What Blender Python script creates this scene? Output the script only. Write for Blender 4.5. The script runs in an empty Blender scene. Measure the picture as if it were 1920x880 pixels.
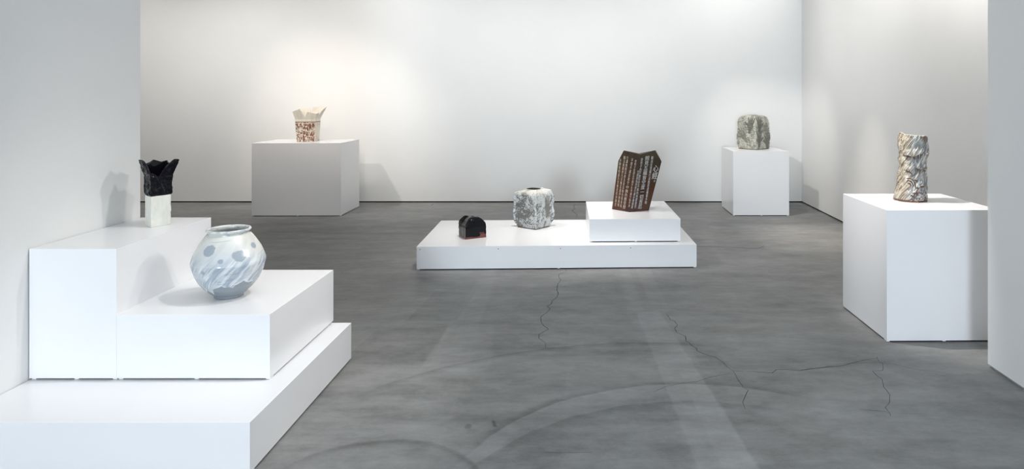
import bpy, bmesh, math, random
import numpy as np
from mathutils import Vector
from mathutils.bvhtree import BVHTree

# ------------------------------------------------------------------ camera, world, lights, exposure
S = bpy.context.scene
COL = S.collection
cam = bpy.data.cameras.new('camera')
cam.sensor_width = 36.0
cam.lens = 24.0                                   # 1280 px focal length on the 1920 px wide frame
cam.shift_x = -135.0 / 1920.0                     # shift lens: verticals stay vertical
cam.shift_y = -265.0 / 1920.0
cam.clip_start = 0.05
camo = bpy.data.objects.new('camera', cam)
COL.objects.link(camo)
camo.location = (0, 0, 1.6)
camo.rotation_euler = (math.pi / 2, 0, 0)
S.camera = camo

S.view_settings.view_transform = 'Standard'
S.view_settings.look = 'None'
S.view_settings.gamma = 1
S.view_settings.exposure = 0.0

world = bpy.data.worlds.new('world')
S.world = world
world.use_nodes = True
world.node_tree.nodes['Background'].inputs[0].default_value = (0.62, 0.75, 1.0, 1)
world.node_tree.nodes['Background'].inputs[1].default_value = 1.0


def lamp(name, kind, loc, target, energy, color, **kw):
    d = bpy.data.lights.new(name, kind)
    d.energy = energy
    d.color = color
    for k, v in kw.items():
        setattr(d, k, v)
    o = bpy.data.objects.new(name, d)
    COL.objects.link(o)
    o.location = loc
    o.rotation_euler = (Vector(target) - Vector(loc)).to_track_quat('-Z', 'Y').to_euler()
    return o


WARM = (1.0, 0.91, 0.80)
NEUT = (1.0, 0.97, 0.93)
DAY = (0.80, 0.90, 1.0)
# daylight through the shop window behind the camera
lamp('window_daylight', 'AREA', (-1.75, -10.1, 1.5), (-1.75, 4, 1.5), 890, DAY, shape='RECTANGLE', size=1.7, size_y=2.6)


def spot(name, loc, target, energy, angle, blend=0.5, color=WARM, r=0.03):
    return lamp(name, 'SPOT', loc, target, energy, color, spot_size=math.radians(angle), spot_blend=blend,
                shadow_soft_size=r)


spot('spot_carton_vase_left', (-4.45, 7.2, 3.35), (-3.65, 9.75, 1.1), 155, 57, 0.9)
spot('spot_carton_vase_right', (-2.75, 5.7, 3.35), (-3.2, 9.8, 1.2), 110, 32, 0.9)
spot('spot_two_tone_vase', (2.2, 4.0, 2.95), (-2.45, 3.8, 0.9), 130, 30, 0.9, NEUT, 0.02)
spot('spot_jar', (-0.2, 3.5, 3.4), (-1.85, 3.6, 0.5), 140, 50, 0.9, NEUT)
spot('spot_jar_right', (1.8, 3.3, 3.2), (-1.35, 3.5, 0.3), 150, 30, 0.9, NEUT)
spot('spot_jar_left', (-2.3, 2.3, 3.3), (-1.75, 3.6, 0.6), 9, 44, 0.9, NEUT)
spot('spot_platform_left', (-2.0, 6.4, 3.4), (0.40, 6.9, 0.6), 210, 44, 0.9, NEUT)
spot('spot_platform_mid', (-0.4, 6.5, 3.45), (-0.5, 6.9, 0.3), 290, 52, 0.9, NEUT)
spot('spot_platform_right', (0.9, 6.4, 3.45), (0.5, 6.9, 0.3), 50, 44, 0.9, NEUT)
spot('spot_hands_vessel', (0.3, 7.2, 3.4), (2.5, 9.4, 0.9), 210, 36, 0.7, NEUT)
spot('spot_cylinder_vase', (1.0, 4.75, 3.3), (2.35, 4.75, 0.85), 390, 34, 0.8, NEUT)
spot('spot_right_wall', (2.2, 7.3, 3.4), (2.75, 7.6, 0.0), 260, 36, 0.9, WARM)
# added soft fill light, unseen, above the front left plinths
lamp('fill_front_left', 'AREA', (-0.9, 3.9, 3.57), (-0.9, 3.9, 0), 20, (0.9, 0.95, 1.0), shape='RECTANGLE', size=2.6, size_y=2.6)
lamp('fill_front_floor', 'AREA', (0.3, 2.0, 3.57), (0.3, 2.0, 0), 17, DAY, shape='RECTANGLE', size=2.4, size_y=3.0, spread=math.radians(95))  # added overhead fill that lifts the front floor
# track of wall washers along the rear and right walls: a tight upper beam cut off below eye height and a wide fill added to brighten the lower wall
for x, e, ew in ((-6.6, 1.0, 9.3), (-4.8, 1.0, 14.5), (-3.0, 1.8, 8.3), (-1.2, 0.9, 9.0), (0.6, 0.8, 9.0), (2.2, 2.4, 0.6)):
    lamp('wall_washer', 'AREA', (x, 8.9, 3.5), (x, 10.0, 2.95), e, NEUT, shape='RECTANGLE', size=1.7, size_y=0.06, spread=math.radians(70))
    lamp('wall_fill_wide', 'AREA', (x, 8.2, 3.5), (x, 10.0, 1.3), ew, NEUT, shape='RECTANGLE', size=1.7, size_y=0.1, spread=math.radians(95))
for y, e, ew in ((5.2, 10.0, 4.6), (6.9, 4.0, 5.6), (8.6, 1.3, 8.4)):
    lamp('wall_washer_right', 'AREA', (2.09, y, 3.5), (3.19, y, 2.95), e, NEUT, shape='RECTANGLE', size=1.6, size_y=0.06, spread=math.radians(70))
    lamp('wall_fill_right_wide', 'AREA', (1.4, y, 3.5), (3.19, y, 1.3), ew, NEUT, shape='RECTANGLE', size=1.6, size_y=0.1, spread=math.radians(95))  # wide fill added for the lower right wall

# ------------------------------------------------------------------ helpers


def sock(node, *names):
    for n in names:
        if n in node.inputs:
            return node.inputs[n]
    raise KeyError(names)


def new_mat(name):
    m = bpy.data.materials.new(name)
    m.use_nodes = True
    nt = m.node_tree
    return m, nt, nt.nodes['Principled BSDF']


def tag(o, label, cat, group=None, kind=None):
    if label:
        o['label'] = label
    if cat:
        o['category'] = cat
    if group:
        o['group'] = group
    if kind:
        o['kind'] = kind
    return o


def link(name, me, mat, parent=None, smooth=False):
    o = bpy.data.objects.new(name, me)
    COL.objects.link(o)
    if mat is not None:
        me.materials.clear()
        me.materials.append(mat)
    if smooth:
        me.polygons.foreach_set('use_smooth', np.ones(len(me.polygons), dtype=bool))
    if parent is not None:
        o.parent = parent
    return o


def empty(name, loc, rz=0.0):
    o = bpy.data.objects.new(name, None)
    o.empty_display_size = 0.1
    COL.objects.link(o)
    o.location = loc
    o.rotation_euler = (0, 0, rz)
    return o


def box_bm(bm, x0, x1, y0, y1, z0, z1, bevel=0.0):
    r = bmesh.ops.create_cube(bm, size=1.0)
    vs = r['verts']
    for v in vs:
        v.co = Vector((x0 + (v.co.x + .5) * (x1 - x0), y0 + (v.co.y + .5) * (y1 - y0), z0 + (v.co.z + .5) * (z1 - z0)))
    if bevel:
        es = list({e for v in vs for e in v.link_edges})
        bmesh.ops.bevel(bm, geom=es, offset=bevel, segments=2, affect='EDGES', profile=0.5)


def boxes(name, lst, mat, parent=None, bevel=0.0):
    bm = bmesh.new()
    for b in lst:
        box_bm(bm, *b, bevel=bevel)
    me = bpy.data.meshes.new(name)
    bm.to_mesh(me)
    bm.free()
    return link(name, me, mat, parent)


# numpy value noise ---------------------------------------------------
def _hash(ix, iy, iz, seed):
    h = (ix.astype(np.int64) * 374761393 + iy.astype(np.int64) * 668265263 + iz.astype(np.int64) * 2147483647 + seed * 974711) & 0xffffffff
    h = ((h ^ (h >> 13)) * 1274126177) & 0xffffffff
    h = ((h ^ (h >> 16)) * 2246822519) & 0xffffffff
    return ((h ^ (h >> 15)) & 0xffffff) / float(0xffffff)


def vnoise(x, y, z, seed=0):
    x, y, z = np.broadcast_arrays(np.asarray(x, float), np.asarray(y, float), np.asarray(z, float))
    ix, iy, iz = np.floor(x), np.floor(y), np.floor(z)
    fx, fy, fz = x - ix, y - iy, z - iz
    fx, fy, fz = [f * f * (3 - 2 * f) for f in (fx, fy, fz)]
    out = 0
    for dx in (0, 1):
        for dy in (0, 1):
            for dz in (0, 1):
                w = (fx if dx else 1 - fx) * (fy if dy else 1 - fy) * (fz if dz else 1 - fz)
                out = out + w * _hash(ix + dx, iy + dy, iz + dz, seed)
    return out


def fbm(x, y, z, oct=4, seed=0):
    s, a, t = 0, .5, 0
    for i in range(oct):
        s = s + a * vnoise(x * 2 ** i, y * 2 ** i, z * 2 ** i, seed + i * 17)
        t += a
        a *= .5
    return s / t


def sstep(a, b, x):
    t = np.clip((x - a) / (b - a), 0, 1)
    return t * t * (3 - 2 * t)


def mixc(c, d, m):
    m = np.asarray(m)[..., None]
    return np.asarray(c) * (1 - m) + np.asarray(d) * m


def grid_mesh(name, P, cols=None, cap_first=True, cap_last=True):
    """closed tube from P[rows, cols, 3]"""
    R, N = P.shape[:2]
    verts = P.reshape(-1, 3)
    i, j = np.meshgrid(np.arange(R - 1), np.arange(N), indexing='ij')
    j2 = (j + 1) % N
    f = np.stack([i * N + j, i * N + j2, (i + 1) * N + j2, (i + 1) * N + j], -1).reshape(-1, 4)
    faces = f.tolist()
    if cap_first:
        faces.append(list(range(N))[::-1])
    if cap_last:
        faces.append([(R - 1) * N + k for k in range(N)])
    me = bpy.data.meshes.new(name)
    me.from_pydata(verts.tolist(), [], faces)
    if cols is not None:
        a = me.color_attributes.new('Col', 'FLOAT_COLOR', 'POINT')
        c = np.ones((R * N, 4))
        c[:, :3] = np.broadcast_to(cols, P.shape).reshape(-1, 3)
        a.data.foreach_set('color', c.astype(np.float32).ravel())
    me.update()
    return me


def resample(pts, step):
    pts = np.asarray(pts, float)
    out = []
    for p, q in zip(pts[:-1], pts[1:]):
        n = max(1, int(round(np.linalg.norm(q[:2] - p[:2]) / step)))
        for k in range(n):
            out.append(p + (q - p) * k / n)
    out.append(pts[-1])
    return np.array(out)


# ------------------------------------------------------------------ materials
def paint(name, color, rough, bump=0.0, scale=300.0, spec=0.5):
    m, nt, b = new_mat(name)
    b.inputs['Base Color'].default_value = (*color, 1)
    b.inputs['Roughness'].default_value = rough
    sock(b, 'Specular IOR Level').default_value = spec
    tc = nt.nodes.new('ShaderNodeTexCoord')
    n = nt.nodes.new('ShaderNodeTexNoise')
    n.inputs['Scale'].default_value = 2.2
    n.inputs['Detail'].default_value = 4
    nt.links.new(tc.outputs['Object'], n.inputs['Vector'])
    mx = nt.nodes.new('ShaderNodeMix')
    mx.data_type = 'RGBA'
    mx.inputs[6].default_value = (*[c * .975 for c in color], 1)
    mx.inputs[7].default_value = (*[min(1, c * 1.02) for c in color], 1)
    nt.links.new(n.outputs['Fac'], mx.inputs[0])
    nt.links.new(mx.outputs[2], b.inputs['Base Color'])
    if bump:
        n2 = nt.nodes.new('ShaderNodeTexNoise')
        n2.inputs['Scale'].default_value = scale
        nt.links.new(tc.outputs['Object'], n2.inputs['Vector'])
        bp = nt.nodes.new('ShaderNodeBump')
        bp.inputs['Strength'].default_value = bump
        bp.inputs['Distance'].default_value = 0.002
        nt.links.new(n2.outputs['Fac'], bp.inputs['Height'])
        nt.links.new(bp.outputs['Normal'], b.inputs['Normal'])
    return m


def ceramic(name, rough, coat=0.0, bump=0.0, scale=120.0, spec=0.5):
    m, nt, b = new_mat(name)
    at = nt.nodes.new('ShaderNodeAttribute')
    at.attribute_name = 'Col'
    nt.links.new(at.outputs['Color'], b.inputs['Base Color'])
    b.inputs['Roughness'].default_value = rough
    sock(b, 'Specular IOR Level').default_value = spec
    sock(b, 'Coat Weight').default_value = coat
    sock(b, 'Coat Roughness').default_value = 0.08
    if bump:
        tc = nt.nodes.new('ShaderNodeTexCoord')
        n2 = nt.nodes.new('ShaderNodeTexNoise')
        n2.inputs['Scale'].default_value = scale
        n2.inputs['Detail'].default_value = 3
        nt.links.new(tc.outputs['Object'], n2.inputs['Vector'])
        bp = nt.nodes.new('ShaderNodeBump')
        bp.inputs['Strength'].default_value = bump
        bp.inputs['Distance'].default_value = 0.003
        nt.links.new(n2.outputs['Fac'], bp.inputs['Height'])
        nt.links.new(bp.outputs['Normal'], b.inputs['Normal'])
    return m


def flat(name, color, rough=0.6):
    m, nt, b = new_mat(name)
    b.inputs['Base Color'].default_value = (*color, 1)
    b.inputs['Roughness'].default_value = rough
    return m


M_WALL = paint('wall_paint', (0.80, 0.80, 0.79), 0.7, 0.08, 180)
M_CEIL = paint('ceiling_paint', (0.80, 0.80, 0.79), 0.8)
M_PLINTH = paint('plinth_lacquer', (0.84, 0.84, 0.85), 0.23, 0.0)
M_GAP_SHADE = flat('painted_gap_shade', (0.015, 0.015, 0.015))  # near-black colour standing in for the shade inside narrow gaps
M_ALU = flat('aluminium_trim', (0.35, 0.35, 0.35), 0.4)
M_HOLE = flat('screw_hole', (0.12, 0.12, 0.12))
M_CRACK = flat('concrete_crack', (0.03, 0.03, 0.031), 0.8)
M_METAL = flat('grille_metal', (0.30, 0.31, 0.32), 0.4)


# ---- floor: polished concrete with patches, strips and trowel arcs (world coordinates on the floor)
def floor_material():
    m, nt, b = new_mat('polished_concrete')
    L = nt.links

    def nd(t, **k):
        n = nt.nodes.new(t)
        for a, v in k.items():
            setattr(n, a, v)
        return n

    geo = nd('ShaderNodeNewGeometry')
    sep = nd('ShaderNodeSeparateXYZ')
    L.new(geo.outputs['Position'], sep.inputs[0])
    wob = nd('ShaderNodeTexNoise')
    wob.inputs['Scale'].default_value = 5
    wob.inputs['Detail'].default_value = 4
    L.new(geo.outputs['Position'], wob.inputs['Vector'])

    def val(x):
        return x

    def math_(op, a, b2=None, c=None, clamp=False):
        n = nd('ShaderNodeMath', operation=op, use_clamp=clamp)
        for i, v in enumerate((a, b2, c)):
            if v is None:
                continue
            if isinstance(v, (int, float)):
                n.inputs[i].default_value = v
            else:
                L.new(v, n.inputs[i])
        return n.outputs[0]

    X, Y = sep.outputs[0], sep.outputs[1]

    def smooth(v, lo, hi):
        n = nd('ShaderNodeMapRange', interpolation_type='SMOOTHSTEP')
        L.new(v, n.inputs[0])
        n.inputs[1].default_value = lo
        n.inputs[2].default_value = hi
        return n.outputs[0]

    def noise(sx, sy, scale, det=5, rough=.55, off=0):
        mp = nd('ShaderNodeMapping')
        mp.inputs['Scale'].default_value = (sx, sy, 1)
        mp.inputs['Location'].default_value = (off, off * .7, 0)
        L.new(geo.outputs['Position'], mp.inputs[0])
        n = nd('ShaderNodeTexNoise')
        n.inputs['Scale'].default_value = scale
        n.inputs['Detail'].default_value = det
        n.inputs['Roughness'].default_value = rough
        L.new(mp.outputs[0], n.inputs['Vector'])
        return math_('SUBTRACT', n.outputs['Fac'], 0.5)

    wobv = math_('MULTIPLY', math_('SUBTRACT', wob.outputs['Fac'], 0.5), 0.03)
    total = math_('MULTIPLY', noise(1, 1.4, .9, 4), 0.35)
    total = math_('ADD', total, math_('MULTIPLY', noise(.6, 1.9, 1.9, 9, .70, 3.1), 1.05))
    total = math_('ADD', total, math_('MULTIPLY', noise(1, 1.3, 5.0, 9, .75, 7.7), 0.75))
    total = math_('ADD', total, math_('MULTIPLY', noise(1.5, 2.5, 55.0, 4, .75, 1.7), 0.18))

    def poly(pts, amt, soft=.012):
        """convex polygon patch, counter clockwise"""
        nonlocal total
        acc = None
        for (x0, y0), (x1, y1) in zip(pts, pts[1:] + pts[:1]):
            nx, ny = -(y1 - y0), x1 - x0
            l = math.hypot(nx, ny)
            nx, ny = nx / l, ny / l
            d = math_('ADD', math_('MULTIPLY', X, nx), math_('MULTIPLY', Y, ny))
            d = math_('SUBTRACT', d, nx * x0 + ny * y0)
            d = math_('ADD', d, wobv)
            s = smooth(d, -soft, soft)
            acc = s if acc is None else math_('MULTIPLY', acc, s)
        total = math_('ADD', total, math_('MULTIPLY', acc, amt))

    def arc(cx, cy, r, w, amt, x0, x1, inner=True, soft=.008, fade=.25):
        """swept arc: a line of width w at radius r (amt), fading at both ends"""
        nonlocal total
        dx = math_('SUBTRACT', X, cx)
        dy = math_('SUBTRACT', Y, cy)
        d = math_('SQRT', math_('ADD', math_('MULTIPLY', dx, dx), math_('MULTIPLY', dy, dy)))
        d = math_('ADD', d, math_('MULTIPLY', wobv, 1.2))
        a = math_('MULTIPLY', smooth(d, r - w - soft * 4, r - soft), math_('SUBTRACT', 1.0, smooth(d, r - soft, r + soft)))
        if not inner:
            a = math_('MULTIPLY', smooth(d, r - soft, r + soft), math_('SUBTRACT', 1.0, smooth(d, r + soft, r + w + soft * 4)))
        e = math_('MULTIPLY', smooth(X, x0 - fade, x0 + .05), math_('SUBTRACT', 1.0, smooth(X, x1 - .05, x1 + fade)))
        e = math_('MULTIPLY', e, smooth(Y, cy, cy + .1))
        total = math_('ADD', total, math_('MULTIPLY', math_('MULTIPLY', a, e), amt))

    # pale strip running away on the right, with a narrower one inside it
    poly([(.506, 2.6), (.775, 2.6), (.60, 4.55), (.55, 5.03), (.378, 4.98)], .13)
    poly([(.60, 2.6), (.775, 2.6), (.66, 3.9), (.55, 3.9)], .07)
    poly([(.36, 5.0), (.44, 5.0), (.41, 6.2), (.33, 6.2)], .06)
    poly([(.50, 5.3), (.62, 5.3), (.60, 6.2), (.47, 6.2)], .09)
    # pale band left of the middle and darker squares beside it
    poly([(-.95, 4.0), (-.68, 3.9), (-.795, 6.2), (-.90, 6.2)], .04)
    poly([(-.92, 4.0), (-.55, 4.0), (-.62, 4.72), (-.93, 4.72)], .08)
    poly([(-.64, 2.6), (-.1, 2.6), (-.1, 4.6), (-.68, 4.6)], -.035)
    poly([(-1.45, 4.05), (-.95, 4.0), (-.93, 4.70), (-1.40, 4.60)], -.12)
    poly([(-1.25, 4.8), (-.90, 4.8), (-.87, 5.5), (-1.2, 5.5)], -.11)
    poly([(-.72, 4.72), (.33, 4.72), (.30, 6.0), (-.76, 6.0)], -.07, .02)
    poly([(-1.4, 2.6), (-1.02, 2.6), (-1.12, 3.35), (-1.5, 3.3)], -.03)
    poly([(.70, 3.3), (1.15, 3.3), (1.1, 3.88), (.66, 3.86)], -.06, .06)
    poly([(.70, 4.0), (.86, 4.0), (.80, 4.25), (.66, 4.3)], -.13, .03)
    poly([(-.45, 2.75), (.48, 2.75), (.42, 3.36), (-.3, 3.3)], -.09, .03)
    # swept arcs
    arc(.40, 2.30, 2.08, .05, -.16, -1.02, .7)
    arc(.40, 2.30, 2.06, .10, .05, -.9, .3, True)
    arc(.55, 2.61, 1.14, .035, -.18, -.40, 1.0, False)
    arc(.55, 2.61, 1.14, .16, .085, -.40, .9)
    arc(.55, 2.39, 1.155, .05, -.14, -.45, .85)
    arc(-.87, 2.676, .48, .014, -.16, -1.15, -.50)
    arc(-.87, 2.66, .48, .014, -.08, -.95, -.42)
    # small dark scuffs
    poly([(-.44, 3.27), (-.412, 3.265), (-.43, 3.335), (-.455, 3.34)], -.28, .006)
    poly([(-.57, 3.26), (-.545, 3.25), (-.54, 3.29), (-.565, 3.30)], -.22, .008)

    ramp = nd('ShaderNodeMapRange')
    L.new(total, ramp.inputs[0])
    ramp.inputs[1].default_value = -.5
    ramp.inputs[2].default_value = .5
    ramp.inputs[3].default_value = .05
    ramp.inputs[4].default_value = .385
    # slight hue drift between warm and cool grey
    hue = nd('ShaderNodeMix')
    hue.data_type = 'RGBA'
    hue.inputs[6].default_value = (1.04, 1.0, .95, 1)
    hue.inputs[7].default_value = (.975, 1.0, 1.015, 1)
    L.new(math_('ADD', noise(.8, 1.5, 1.3, 3, .5, 11), .5), hue.inputs[0])
    mul = nd('ShaderNodeMix')
    mul.data_type = 'RGBA'
    mul.blend_type = 'MULTIPLY'
    mul.inputs[0].default_value = 1
    L.new(ramp.outputs[0], mul.inputs[6])
    L.new(hue.outputs[2], mul.inputs[7])
    L.new(mul.outputs[2], b.inputs['Base Color'])
    rr = nd('ShaderNodeMapRange')
    L.new(total, rr.inputs[0])
    rr.inputs[1].default_value = -.4
    rr.inputs[2].default_value = .4
    rr.inputs[3].default_value = .40
    rr.inputs[4].default_value = .52
    L.new(rr.outputs[0], b.inputs['Roughness'])
    sock(b, 'Specular IOR Level').default_value = .28
    bp = nd('ShaderNodeBump')
    bp.inputs['Strength'].default_value = .06
    bp.inputs['Distance'].default_value = .01
    L.new(total, bp.inputs['Height'])
    L.new(bp.outputs['Normal'], b.inputs['Normal'])
    return m


M_FLOOR = floor_material()

# ------------------------------------------------------------------ structure
CEIL = 3.6
GAP = 0.018


def struct(name, lst, mat):
    o = boxes(name, lst, mat)
    o['kind'] = 'structure'
    return o


floor = struct('floor', [(-8.4, 3.8, -10.4, 10.4, -0.2, 0.0)], M_FLOOR)
struct('ceiling', [(-8.4, 3.8, -10.4, 10.4, CEIL, CEIL + 0.2)], M_CEIL)
struct('wall_back', [(-8.4, 3.8, 10.0, 10.3, GAP, CEIL)], M_WALL)
struct('wall_right', [(3.19, 3.6, 3.99, 10.0, GAP, CEIL)], M_WALL)
struct('wall_left', [(-8.4, -8.0, 4.106, 10.0, GAP, CEIL)], M_WALL)
struct('wall_front_left', [(-2.95, -2.669, -10.0, 4.106, GAP, CEIL), (-8.4, -2.95, 3.85, 4.106, GAP, CEIL)], M_WALL)
struct('wall_front_right', [(2.36, 3.6, -10.0, 3.99, GAP, CEIL)], M_WALL)
struct('wall_behind', [(-2.669, -2.6, -10.2, -10.0, 0, CEIL), (-0.9, 2.36, -10.2, -10.0, 0, CEIL), (-2.6, -0.9, -10.2, -10.0, 0, .15), (-2.6, -0.9, -10.2, -10.0, 2.75, CEIL)], M_WALL)
# recessed gap below the walls, its shade painted near-black; aluminium at front right
struct('gap_shade_back', [(-8.4, 3.8, 10.015, 10.25, 0, GAP)], M_GAP_SHADE)
struct('gap_shade_right', [(3.205, 3.55, 3.99, 10.0, 0, GAP)], M_GAP_SHADE)
struct('gap_shade_left', [(-2.93, -2.684, -10.0, 4.09, 0, GAP), (-8.4, -2.93, 3.87, 4.09, 0, GAP)], M_GAP_SHADE)
struct('baseboard_front_right', [(2.372, 3.6, -10.0, 3.978, 0, GAP)], M_ALU)

# cracks in the concrete: thin tapering ribbons, parts of the floor
CRACKS = [
    (.0042, [(-0.174, 6.216), (-0.153, 6.13), (-0.222, 6.024), (-0.216, 5.914), (-0.198, 5.833), (-0.22, 5.723), (-0.222, 5.544), (-0.205, 5.435), (-0.213, 5.352), (-0.246, 5.245), (-0.248, 5.181), (-0.277, 5.126), (-0.251, 5.063), (-0.275, 4.964), (-0.307, 4.89), (-0.302, 4.782), (-0.275, 4.69), (-0.241, 4.623), (-0.299, 4.526), (-0.296, 4.454), (-0.274, 4.419), (-0.245, 4.364), (-0.241, 4.287)]),
    (.0036, [(0.596, 4.959), (0.609, 4.814), (0.635, 4.788), (0.646, 4.713), (0.615, 4.64), (0.618, 4.57), (0.667, 4.49), (0.658, 4.402), (0.673, 4.37), (0.684, 4.318), (0.706, 4.277), (0.701, 4.237), (0.731, 4.193), (0.8, 4.126), (0.828, 4.046), (0.836, 3.984), (0.859, 3.928)]),
    (.0036, [(0.859, 3.928), (0.969, 3.92), (1.075, 3.901), (1.113, 3.949), (1.165, 3.949), (1.246, 3.938), (1.383, 3.977), (1.519, 4.008), (1.645, 4.072), (1.771, 4.121)]),
    (.0028, [(0.859, 3.928), (0.859, 3.831), (0.864, 3.752), (0.865, 3.713), (0.886, 3.678), (0.854, 3.609), (0.821, 3.531), (0.816, 3.45)]),
    (.0022, [(0.849, 3.898), (0.793, 3.877), (0.711, 3.844), (0.627, 3.786), (0.521, 3.755), (0.444, 3.721), (0.381, 3.66), (0.331, 3.645)]),
    (.0060, [(1.03, 7.14), (1.18, 7.129), (1.368, 7.107), (1.587, 7.073), (1.763, 7.024), (1.805, 7.04), (1.852, 7.101), (1.894, 7.163)]),
    (.0026, [(1.781, 4.148), (1.759, 4.075), (1.767, 4.039), (1.722, 3.936), (1.66, 3.929), (1.658, 3.87), (1.666, 3.817), (1.63, 3.715), (1.621, 3.618), (1.583, 3.535), (1.532, 3.473), (1.529, 3.413), (1.518, 3.38)]),
    (.0022, [(1.396, 3.456), (1.446, 3.442), (1.513, 3.43), (1.525, 3.405)]),
    (.0018, [(1.249, 3.947), (1.366, 3.97), (1.507, 4.028), (1.656, 4.051), (1.73, 4.051), (1.832, 4.028), (1.932, 3.947), (2.048, 3.907), (2.144, 3.87), (2.201, 3.892)]),
    (.0070, [(-2.341, 9.728), (-2.171, 9.711), (-2.175, 9.882)]),
    (.0060, [(-0.13, 9.856), (-0.147, 9.563), (-0.125, 9.442), (-0.163, 9.325), (-0.127, 9.135), (-0.086, 8.953), (-0.104, 8.799)]),
    (.0020, [(-0.174, 3.037), (-0.087, 3.037), (0.04, 3.04)]),
]
rnd = random.Random(4)
for w, pts in CRACKS:
    fine = [pts[0]]
    for p, q in zip(pts[:-1], pts[1:]):
        d = math.dist(p, q)
        n = max(1, int(d / .035))
        for k in range(1, n + 1):
            t = k / n
            j = 0 if k == n else .0035
            fine.append((p[0] + (q[0] - p[0]) * t + rnd.uniform(-j, j), p[1] + (q[1] - p[1]) * t + rnd.uniform(-j, j)))
    vs, fs = [], []
    N = len(fine)
    for i, (x, y) in enumerate(fine):
        a, c = fine[max(0, i - 1)], fine[min(N - 1, i + 1)]
        dx, dy = c[0] - a[0], c[1] - a[1]
        l = math.hypot(dx, dy) or 1
        ww = w * .62 * (0.35 + .65 * math.sin(math.pi * min(1, max(0, (i + .5) / N))) ** .5) * rnd.uniform(.7, 1.2)
        vs += [(x - dy / l * ww, y + dx / l * ww, .0006), (x + dy / l * ww, y - dx / l * ww, .0006)]
        if i:
            fs.append((2 * i - 2, 2 * i - 1, 2 * i + 1, 2 * i))
    me = bpy.data.meshes.new('crack')
    me.from_pydata(vs, [], fs)
    link('crack', me, M_CRACK, floor)

# ------------------------------------------------------------------ plinths


def plinth(name, label, loc, rz, w, d, h, holes=()):
    """white box on low shims; loc = front left corner on its support"""
    t = empty(name, loc, rz)
    tag(t, label, 'plinth', None)
    g = .009
    boxes('body', [(0, w, 0, d, g, h)], M_PLINTH, t, bevel=.0006)
    boxes('toe_gap_shade', [(.03, w - .03, .03, d - .03, 0, g + .004)], M_GAP_SHADE, t)  # set-back strip, coloured near-black as the shade under the box
    for x in (0.004, w * .5, w - .024):
        boxes('shim', [(x, x + .02, .012, .05, 0, g + .001)], M_PLINTH, t)
    for x in holes:
        me = bpy.data.meshes.new('screw_hole')
        bm = bmesh.new()
        bmesh.ops.create_cone(bm, cap_ends=True, segments=10, radius1=.0045, radius2=.0045, depth=.002)
        bm.to_mesh(me)
        bm.free()
        o = link('screw_hole', me, M_HOLE, t)
        o.location = (x, -.0006, h - .025)
        o.rotation_euler = (math.pi / 2, 0, 0)
    return t


BASE_H = .221
plinth('stepped_base', 'large low white platform along the left wall, carrying two stacked white boxes', (-2.665, 2.856, 0), 0, 1.267, 1.244, BASE_H)
plinth('tall_plinth', 'taller white box against the left wall under the black and white vase', (-2.665, 3.279, BASE_H), 0, .4185, .834, .8515 - BASE_H)
plinth('low_plinth', 'lower white box under the round white and blue jar', (-2.2464, 3.280, BASE_H), 0, .737, .832, .536 - BASE_H)
plinth('platform', 'long low white platform in the middle of the floor with two pots on it', (-1.513, 6.169, 0), .034, 2.546, 1.27, .212, (.03, .735, 1.30, 1.94))
plinth('platform_box', 'white box standing on the right end of the long low platform', (.05, 6.352, .212), .028, .851, 1.045, .215)
plinth('pedestal', 'wide white pedestal near the rear wall under the cream open-topped carton vase', (-4.318, 8.87, 0), .008, 1.157, .736, .951)
plinth('pedestal', 'white pedestal in the rear right corner under the grey handprint vessel', (1.944, 8.90, 0), 0, .73, .735, .842)
plinth('pedestal', 'big white pedestal by the right foreground wall under the tall bark-like cylinder vase', (1.945, 4.385, 0), .012, .735, .72, .848)

# floor grille in the rear right corner
t = empty('floor_grille', (2.62, 9.735, 0))
tag(t, 'small grey metal grille in the floor beside the rear right corner pedestal', 'floor grille')
boxes('frame', [(0, .5, 0, .02, 0, .006), (0, .5, .18, .2, 0, .006), (0, .02, .02, .18, 0, .006), (.48, .5, .02, .18, 0, .006)], M_METAL, t)
boxes('backing', [(.02, .48, .02, .18, 0, .001)], M_GAP_SHADE, t)
for k in range(5):
    boxes('slat', [(.02, .48, .034 + k * .03, .046 + k * .03, .0005, .005)], M_METAL, t)

# ------------------------------------------------------------------ ceramics


def perimeter(corners, n):
    """n points per side, corners counter clockwise from the front one; also returns side coordinate s in [0,4)"""
    c = np.array(corners, float)
    s = np.concatenate([k + np.arange(n) / n for k in range(4)])
    k = s.astype(int)
    f = (s - k)[:, None]
    return c[k] * (1 - f) + c[(k + 1) % 4] * f, s


def out_normals(ring):
    t = np.roll(ring, -1, 0) - np.roll(ring, 1, 0)
    n = np.stack([t[:, 1], -t[:, 0]], -1)
    return n / np.maximum(1e-9, np.linalg.norm(n, axis=1, keepdims=True))


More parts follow.
